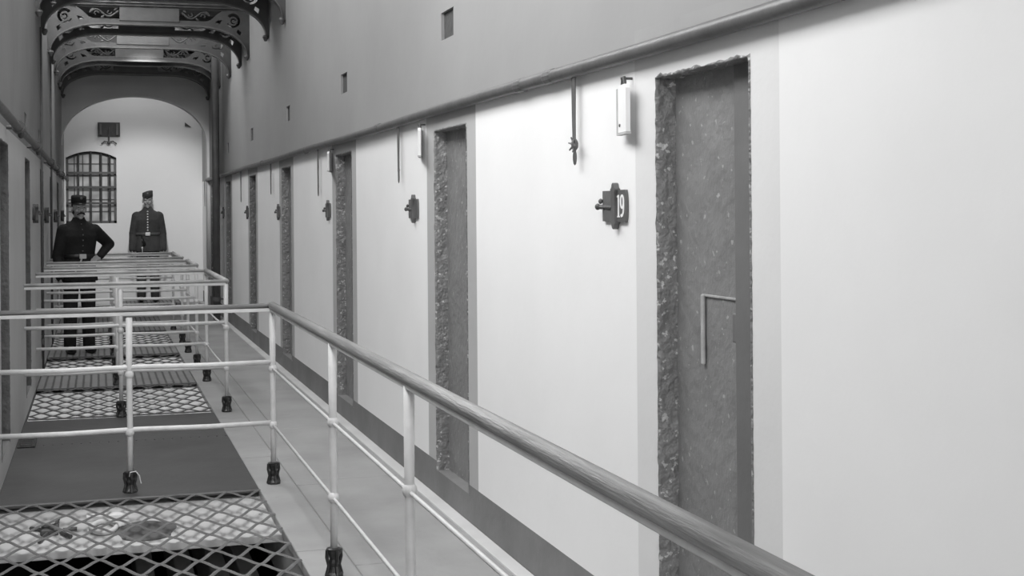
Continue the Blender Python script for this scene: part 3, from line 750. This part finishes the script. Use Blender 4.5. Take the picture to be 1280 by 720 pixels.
def person(name, label, loc, rz, scale, P):
    e = empty('person', loc, rz); tag(e, label, 'person'); e.scale = (scale,) * 3
    hz = 1.60                                                  # centre of the head
    sk, cl = P['skin'], P['cloth']
    # one continuous body
    bm = BM()
    ell(bm, (0, .012, hz + .035), (.074, .094, .088)); ell(bm, (0, -.022, hz - .045), (.056, .066, .070)); ell(bm, (0, -.06, hz - .098), (.026, .024, .020))
    tube(bm, [(0, -.086, hz + .018), (0, -.108, hz - .018), (0, -.090, hz - .030)], [.009, .014, .010], 8); ell(bm, (0, -.100, hz - .022), (.018, .016, .011))
    for s in (1, -1):
        ell(bm, (s * .032, -.080, hz + .030), (.026, .014, .009), (0, s * .15, 0)); ell(bm, (s * .040, -.070, hz - .022), (.022, .020, .022))
        ell(bm, (s * .076, .010, hz - .008), (.010, .020, .032), (0, 0, s * .3)); ell(bm, (s * .030, -.083, hz + .010), (.014, .010, .008))
    ell(bm, (0, -.086, hz - .066), (.024, .012, .006)); ell(bm, (0, -.084, hz - .076), (.021, .012, .007))
    caps(bm, (0, .02, hz - .07), .052, (0, .025, hz - .20), .058)
    for z, a, b in ((1.33, .165, .10), (1.15, .145, .095), (.98, .150, .10)): ell(bm, (0, .02, z), (a, b, .15))
    ell(bm, (0, .02, 1.42), (.12, .06, .06))
    for s in (1, -1):
        caps(bm, (s * .09, .01, .92), .085, (s * .10, .0, .50), .055); caps(bm, (s * .10, .0, .50), .05, (s * .105, .02, .10), .034)
        ell(bm, (s * .108, -.03, .045), (.036, .10, .035))
        sh, el, wr = [Vector(v) for v in P['arm'][s]]
        caps(bm, sh, .048, el, .038); caps(bm, el, .036, wr, .025)
        fd, pn, side = P['hand'][s]; hand(bm, wr + Vector(fd).normalized() * .01, fd, pn, side)
    remeshed('body', bm, sk, e, .0055, 2)
    # tunic: one garment with its sleeves
    bm = BM()
    prof = P['tunic']
    rings = []; nn = 28
    for z, a, b, oy in prof: rings.append([bm.verts.new((a * math.cos(2 * PI * j / nn), oy + b * math.sin(2 * PI * j / nn), z)) for j in range(nn)])
    for A, Bq in zip(rings, rings[1:]):
        for j in range(nn): bm.faces.new((A[j], A[(j + 1) % nn], Bq[(j + 1) % nn], Bq[j]))
    bm.faces.new(rings[0][::-1]); bm.faces.new(rings[-1])
    for s in (1, -1):
        sh, el, wr = [Vector(v) for v in P['arm'][s]]; k = P.get('sleeve', 1.)
        caps(bm, sh, .078 * k, el, .060 * k); caps(bm, el, .059 * k, wr - (wr - el).normalized() * .01, .045 * k)
        ell(bm, (sh.x * .62, sh.y + .01, sh.z + .035), (.10, .070, .062), (0, math.copysign(.5, s), 0))
    remeshed('tunic', bm, cl, e, .009, 4)
    bm = BM(); lathe(bm, [(.066, 0), (.069, .01), (.064, .045), (.058, .045)], (0, .018, 1.462), 20); mesh_obj('collar', bm, cl, e, True)
    # trousers and boots
    bm = BM(); ell(bm, (0, .02, .93), (.165, .125, .11))
    for s in (1, -1): caps(bm, (s * .088, .015, .90), .098, (s * .10, .01, .50), .078); caps(bm, (s * .10, .01, .50), .078, (s * .106, .02, .09), .068)
    remeshed('trousers', bm, cl, e, .010, 3)
    for s in (1, -1):
        bm = BM(); ell(bm, (s * .112, -.055, .045), (.046, .125, .050)); caps(bm, (s * .108, .025, .05), .047, (s * .107, .022, .13), .050); ell(bm, (s * .108, .035, .03), (.042, .055, .034))
        for v in bm.verts: v.co.z = max(v.co.z, .004)
        o = remeshed('boot', bm, 'leather', e, .007, 2)
    # belt and clasp, buttons
    zb, ba, bb, bo = P['belt']
    bm = BM(); R0 = [];
    for z in (-.024, .024):
        for k in (1.0, .955): R0.append([bm.verts.new((ba * k * math.cos(2 * PI * j / 36), bo + bb * k * math.sin(2 * PI * j / 36), zb + z)) for j in range(36)])
    for A, Bq in ((R0[0], R0[2]), (R0[2], R0[3]), (R0[3], R0[1]), (R0[1], R0[0])):
        for j in range(36): bm.faces.new((A[j], A[(j + 1) % 36], Bq[(j + 1) % 36], Bq[j]))
    bo_ = mesh_obj('belt', bm, 'leather' if not P.get('palebelt') else 'drain', e, True)
    bm = BM(); box(bm, -.038, .038, bo - bb - .014, bo - bb + .004, zb - .026, zb + .026, .006); mesh_obj('buckle', bm, 'pale', bo_)
    for k in range(P['nb']):
        z = zb + .06 + (1.43 - zb - .06) * k / (P['nb'] - 1); yb = None
        for (z0, a0, b0, o0), (z1, a1, b1, o1) in zip(prof, prof[1:]):
            if z0 <= z <= z1: t = (z - z0) / (z1 - z0); yb = (o0 + (o1 - o0) * t) - (b0 + (b1 - b0) * t)
        bm = BM(); ell(bm, (0, yb + .001, z), (P['br'], .008, P['br']), None, 10, 8); mesh_obj('button', bm, P['bm'], e, True)
    # cap, hair, moustache, eyes
    bm = BM(); lean = P.get('caplean', 0)
    prof_c = [(.085, 0), (.089, .004), (.088, .04), (.088, .070), (.082, .080), (.06, .085), (.01, .087)]
    lathe(bm, prof_c, (0, .010, hz + .062), 24, .93, 1.12)
    for v in bm.verts:
        v.co.z += (v.co.z - hz - .062) * (v.co.y * 1.6) + lean * v.co.x * (v.co.z - hz - .062) * 6
    cp = mesh_obj('cap', bm, P['cap'], e, True)
    bm = BM(); pk = []
    for i in range(15):
        a = PI + PI * i / 14; pk.append((.078 * math.cos(a), .010 - .0 + .096 * math.sin(a)))
    inner = [(x, y) for x, y in pk]; outer = [(x * 1.02, y - .042 * math.sin(PI * i / 14)) for i, (x, y) in enumerate(pk)]
    T = []
    for (x, y), (u, v) in zip(inner, outer):
        T.append([bm.verts.new((x, y + .004, hz + .074)), bm.verts.new((u, v, hz + .052)), bm.verts.new((u, v, hz + .048)), bm.verts.new((x, y + .004, hz + .068))])
    for A, Bq in zip(T, T[1:]):
        for k in range(4): bm.faces.new((A[k], A[(k + 1) % 4], Bq[(k + 1) % 4], Bq[k]))
    mesh_obj('peak', bm, 'leather', cp, True)
    bm = BM(); ell(bm, (0, -.093, hz + .115), (.014, .006, .014)); mesh_obj('badge', bm, 'pipe', cp)
    bm = BM(); ell(bm, (0, .020, hz + .030), (.079, .096, .070)); ell(bm, (0, .060, hz - .03), (.062, .050, .055))
    for v in bm.verts:
        if v.co.y < -.01: v.co.y = -.01
    mesh_obj('hair', bm, P['hair'], e, True)
    bm = BM()
    for s in (1, -1): tube(bm, [(s * .002, -.098, hz - .046), (s * .018, -.094, hz - .050), (s * .034, -.082, hz - .058), (s * .044, -.072, hz - .068)], [.009, .010, .008, .004], 8)
    mesh_obj('moustache', bm, P['hair'], e, True)
    if P.get('beard'):
        bm = BM(); ell(bm, (0, -.062, hz - .098), (.044, .036, .034))
        for s in (1, -1): ell(bm, (s * .048, -.030, hz - .072), (.014, .036, .034))
        remeshed('beard', bm, P['hair'], e, .006, 2)
    for s in (1, -1):
        bm = BM(); ell(bm, (s * .030, -.087, hz + .012), (.009, .008, .005), None, 10, 8); mesh_obj('eye', bm, 'eye', e)
    return e
TUN = [(.80, .205, .150, .01), (.86, .200, .148, .01), (.98, .182, .138, .01), (1.07, .168, .128, .01), (1.18, .182, .138, .005), (1.30, .198, .146, .0), (1.37, .180, .130, .01), (1.42, .135, .104, .015), (1.465, .085, .080, .018), (1.50, .062, .064, .018)]
p1 = dict(skin='skin', cloth='cloth', cap='cloth', hair='hair', beard=False, nb=6, br=.008, bm='iron', tunic=TUN, belt=(1.075, .176, .137, .01), caplean=0,
          arm={-1: [(-.170, .01, 1.355), (-.232, .03, 1.08), (-.232, -.05, .84)], 1: [(.170, .01, 1.355), (.375, .12, 1.20), (.215, -.045, 1.07)]},
          hand={-1: ((.02, -.10, -1), (1, .1, 0), -1), 1: ((-.75, -.45, -.30), (0, .75, -.6), 1)})
x1, y1 = -.20, 14.72
warder1 = person('p', 'bearded-free placeholder', (x1, y1, 0), .30, 1.03, p1)
warder1['label'] = 'person in black uniform and cap with one hand on hip, standing behind railings'
TUN2 = [(.80, .225, .160, .01), (.86, .220, .158, .01), (.98, .200, .145, .01), (1.07, .188, .138, .01), (1.18, .200, .145, .005), (1.30, .200, .148, .0), (1.37, .180, .132, .01), (1.42, .135, .105, .015), (1.465, .085, .080, .018), (1.50, .062, .064, .018)]
p2 = dict(skin='skin2', cloth='cloth2', cap='cloth2', hair='hair2', nb=8, br=.013, bm='button', tunic=TUN2, belt=(1.075, .197, .147, .01), palebelt=True, caplean=.5, sleeve=1.12,
          arm={-1: [(-.165, .01, 1.345), (-.225, .03, 1.08), (-.245, -.03, .83)], 1: [(.165, .01, 1.345), (.225, .03, 1.08), (.245, -.03, .83)]},
          hand={-1: ((.02, -.10, -1), (1, .1, 0), -1), 1: ((-.02, -.10, -1), (-1, .1, 0), 1)})
Y2 = 22.02
x2, z2 = B(185.5, 376, Y2)
# step the far warder stands on
bm = BM(); box(bm, x2 - .55, x2 + .55, Y2 - .35, YE - .02, 0, .05, .008); n += 1; struct('trim_%d' % n, bm, 'boards', 'low step by the end wall')
warder2 = person('p', 'person in dark buttoned tunic and cap with arms hanging, standing before end wall', (x2, Y2, .05), -.05, 1.095, p2)
# dark strap hanging at the far warder's hip
bm = BM(); tube(bm, [(-.09, -.160, 1.06), (-.075, -.175, .98), (-.05, -.178, .93), (-.08, -.18, .88), (-.10, -.175, .82)], [.016, .018, .022, .016, .012], 8); mesh_obj('strap', bm, 'leather', warder2, True)
bm = BM(); ell(bm, (-.085, -.19, .86), (.016, .010, .022)); tube(bm, [(-.085, -.19, .86), (-.085, -.19, .78)], .008, 6); mesh_obj('strap_end', bm, 'pale', warder2, True)
# pale key chain looped from the near warder's belt
bm = BM()
def links(pts, r):
    for i, (a, b) in enumerate(zip(pts, pts[1:])):
        a, b = Vector(a), Vector(b); m_ = (a + b) / 2; d = (b - a); u, v = frame_of(d)
        w = u if i % 2 else v
        tube(bm, [m_ + d * .62 * math.cos(t) + w * d.length * .30 * math.sin(t) for t in [2 * PI * k / 10 for k in range(10)]], r, 5, closed=True)
cpts = [(-.02 - .10 * t, -.150 - .012 * math.sin(PI * t), 1.05 - .15 * math.sin(PI * t * .55)) for t in [i / 12 for i in range(13)]]
links(cpts, .0045); mesh_obj('belt_chain', bm, 'pale', warder1)
bm = BM(); xk, zk = -.30, .70
hk = [(-.262, -.10, .75 - .018 * i) for i in range(13)]
links(hk, .006)
for q in range(3): tube(bm, [(-.262 + .012 * (q - 1), -.10, .53), (-.262 + .03 * (q - 1), -.10, .45)], .006, 6); ell(bm, (-.262 + .03 * (q - 1), -.10, .44), (.012, .005, .014))
kc = mesh_obj('key_chain', bm, 'pale'); kc.matrix_world = Matrix.Translation((x1, y1, 0)) @ Matrix.Rotation(.30, 4, 'Z')
tag(kc, 'pale chain hanging from hand of the warder with hand on hip', 'chain')

# ------------------------------------------------------------------ light: daylight from roof and landing windows, plus added unseen fill lamps
world = bpy.data.worlds.new('world'); scene.world = world; world.use_nodes = True
bg = world.node_tree.nodes['Background']; bg.inputs['Color'].default_value = (1, 1, 1, 1); bg.inputs['Strength'].default_value = .55
def area(name, loc, tgt, sx, sy, power):
    l = bpy.data.lights.new(name, 'AREA'); l.shape = 'RECTANGLE'; l.size = sx; l.size_y = sy; l.energy = power
    o = bpy.data.objects.new(name, l); C.objects.link(o); o.location = loc
    d = Vector(tgt) - Vector(loc); o.rotation_euler = d.to_track_quat('-Z', 'Y').to_euler(); return o
area('left_fill_near', (-.42, 4.6, 3.8), (1.8, 4.6, .2), 4.4, 1.8, 245)  # unseen fill added at the left to brighten the right wall; no window there
area('roof_window_middle', (-.40, 9.6, 5.2), (1.8, 9.6, 1.1), 4.0, 1.4, 210)
area('gallery_fill', (-.3, 14.55, 4.7), (1.8, 14.9, 1.3), 1.5, .9, 100)  # added lamp, hidden above the slabs, lifts the far right wall
area('gallery_fill_back', (.3, 16.85, 4.7), (1.5, 17.2, 1.0), 1.2, .7, 80)  # second added lamp out of view, brightens the walls farther back
l = bpy.data.lights.new('end_wall_spot', 'SPOT'); l.energy = 520; l.spot_size = math.radians(41); l.spot_blend = .7; l.shadow_soft_size = .14  # unseen spot added to brighten the end wall and far warder
o = bpy.data.objects.new('end_wall_spot', l); C.objects.link(o); o.location = (.65, 17.70, 4.09)
o.rotation_euler = (Vector((.85, 22.5, 1.45)) - Vector(o.location)).to_track_quat('-Z', 'Y').to_euler()
area('end_bay_fill', (.65, YE - .85, 4.9), (.65, YE + .1, .6), 1.9, .9, 17)  # fill added behind the arch to wash the end wall from above
area('lower_storey_fill', (.6, 1.6, -2.4), (.6, 8, -.6), 1.6, 1.0, 6)  # weak fill added below so the beams under the nets show
area('landing_window', (.4, -3.4, 2.4), (1.3, 8, 1.2), 1.6, 2.2, 150)
scene.view_settings.view_transform = 'Standard'; scene.view_settings.look = 'None'
scene.view_settings.exposure = 0; scene.view_settings.gamma = 1; scene.view_settings.use_curve_mapping = False
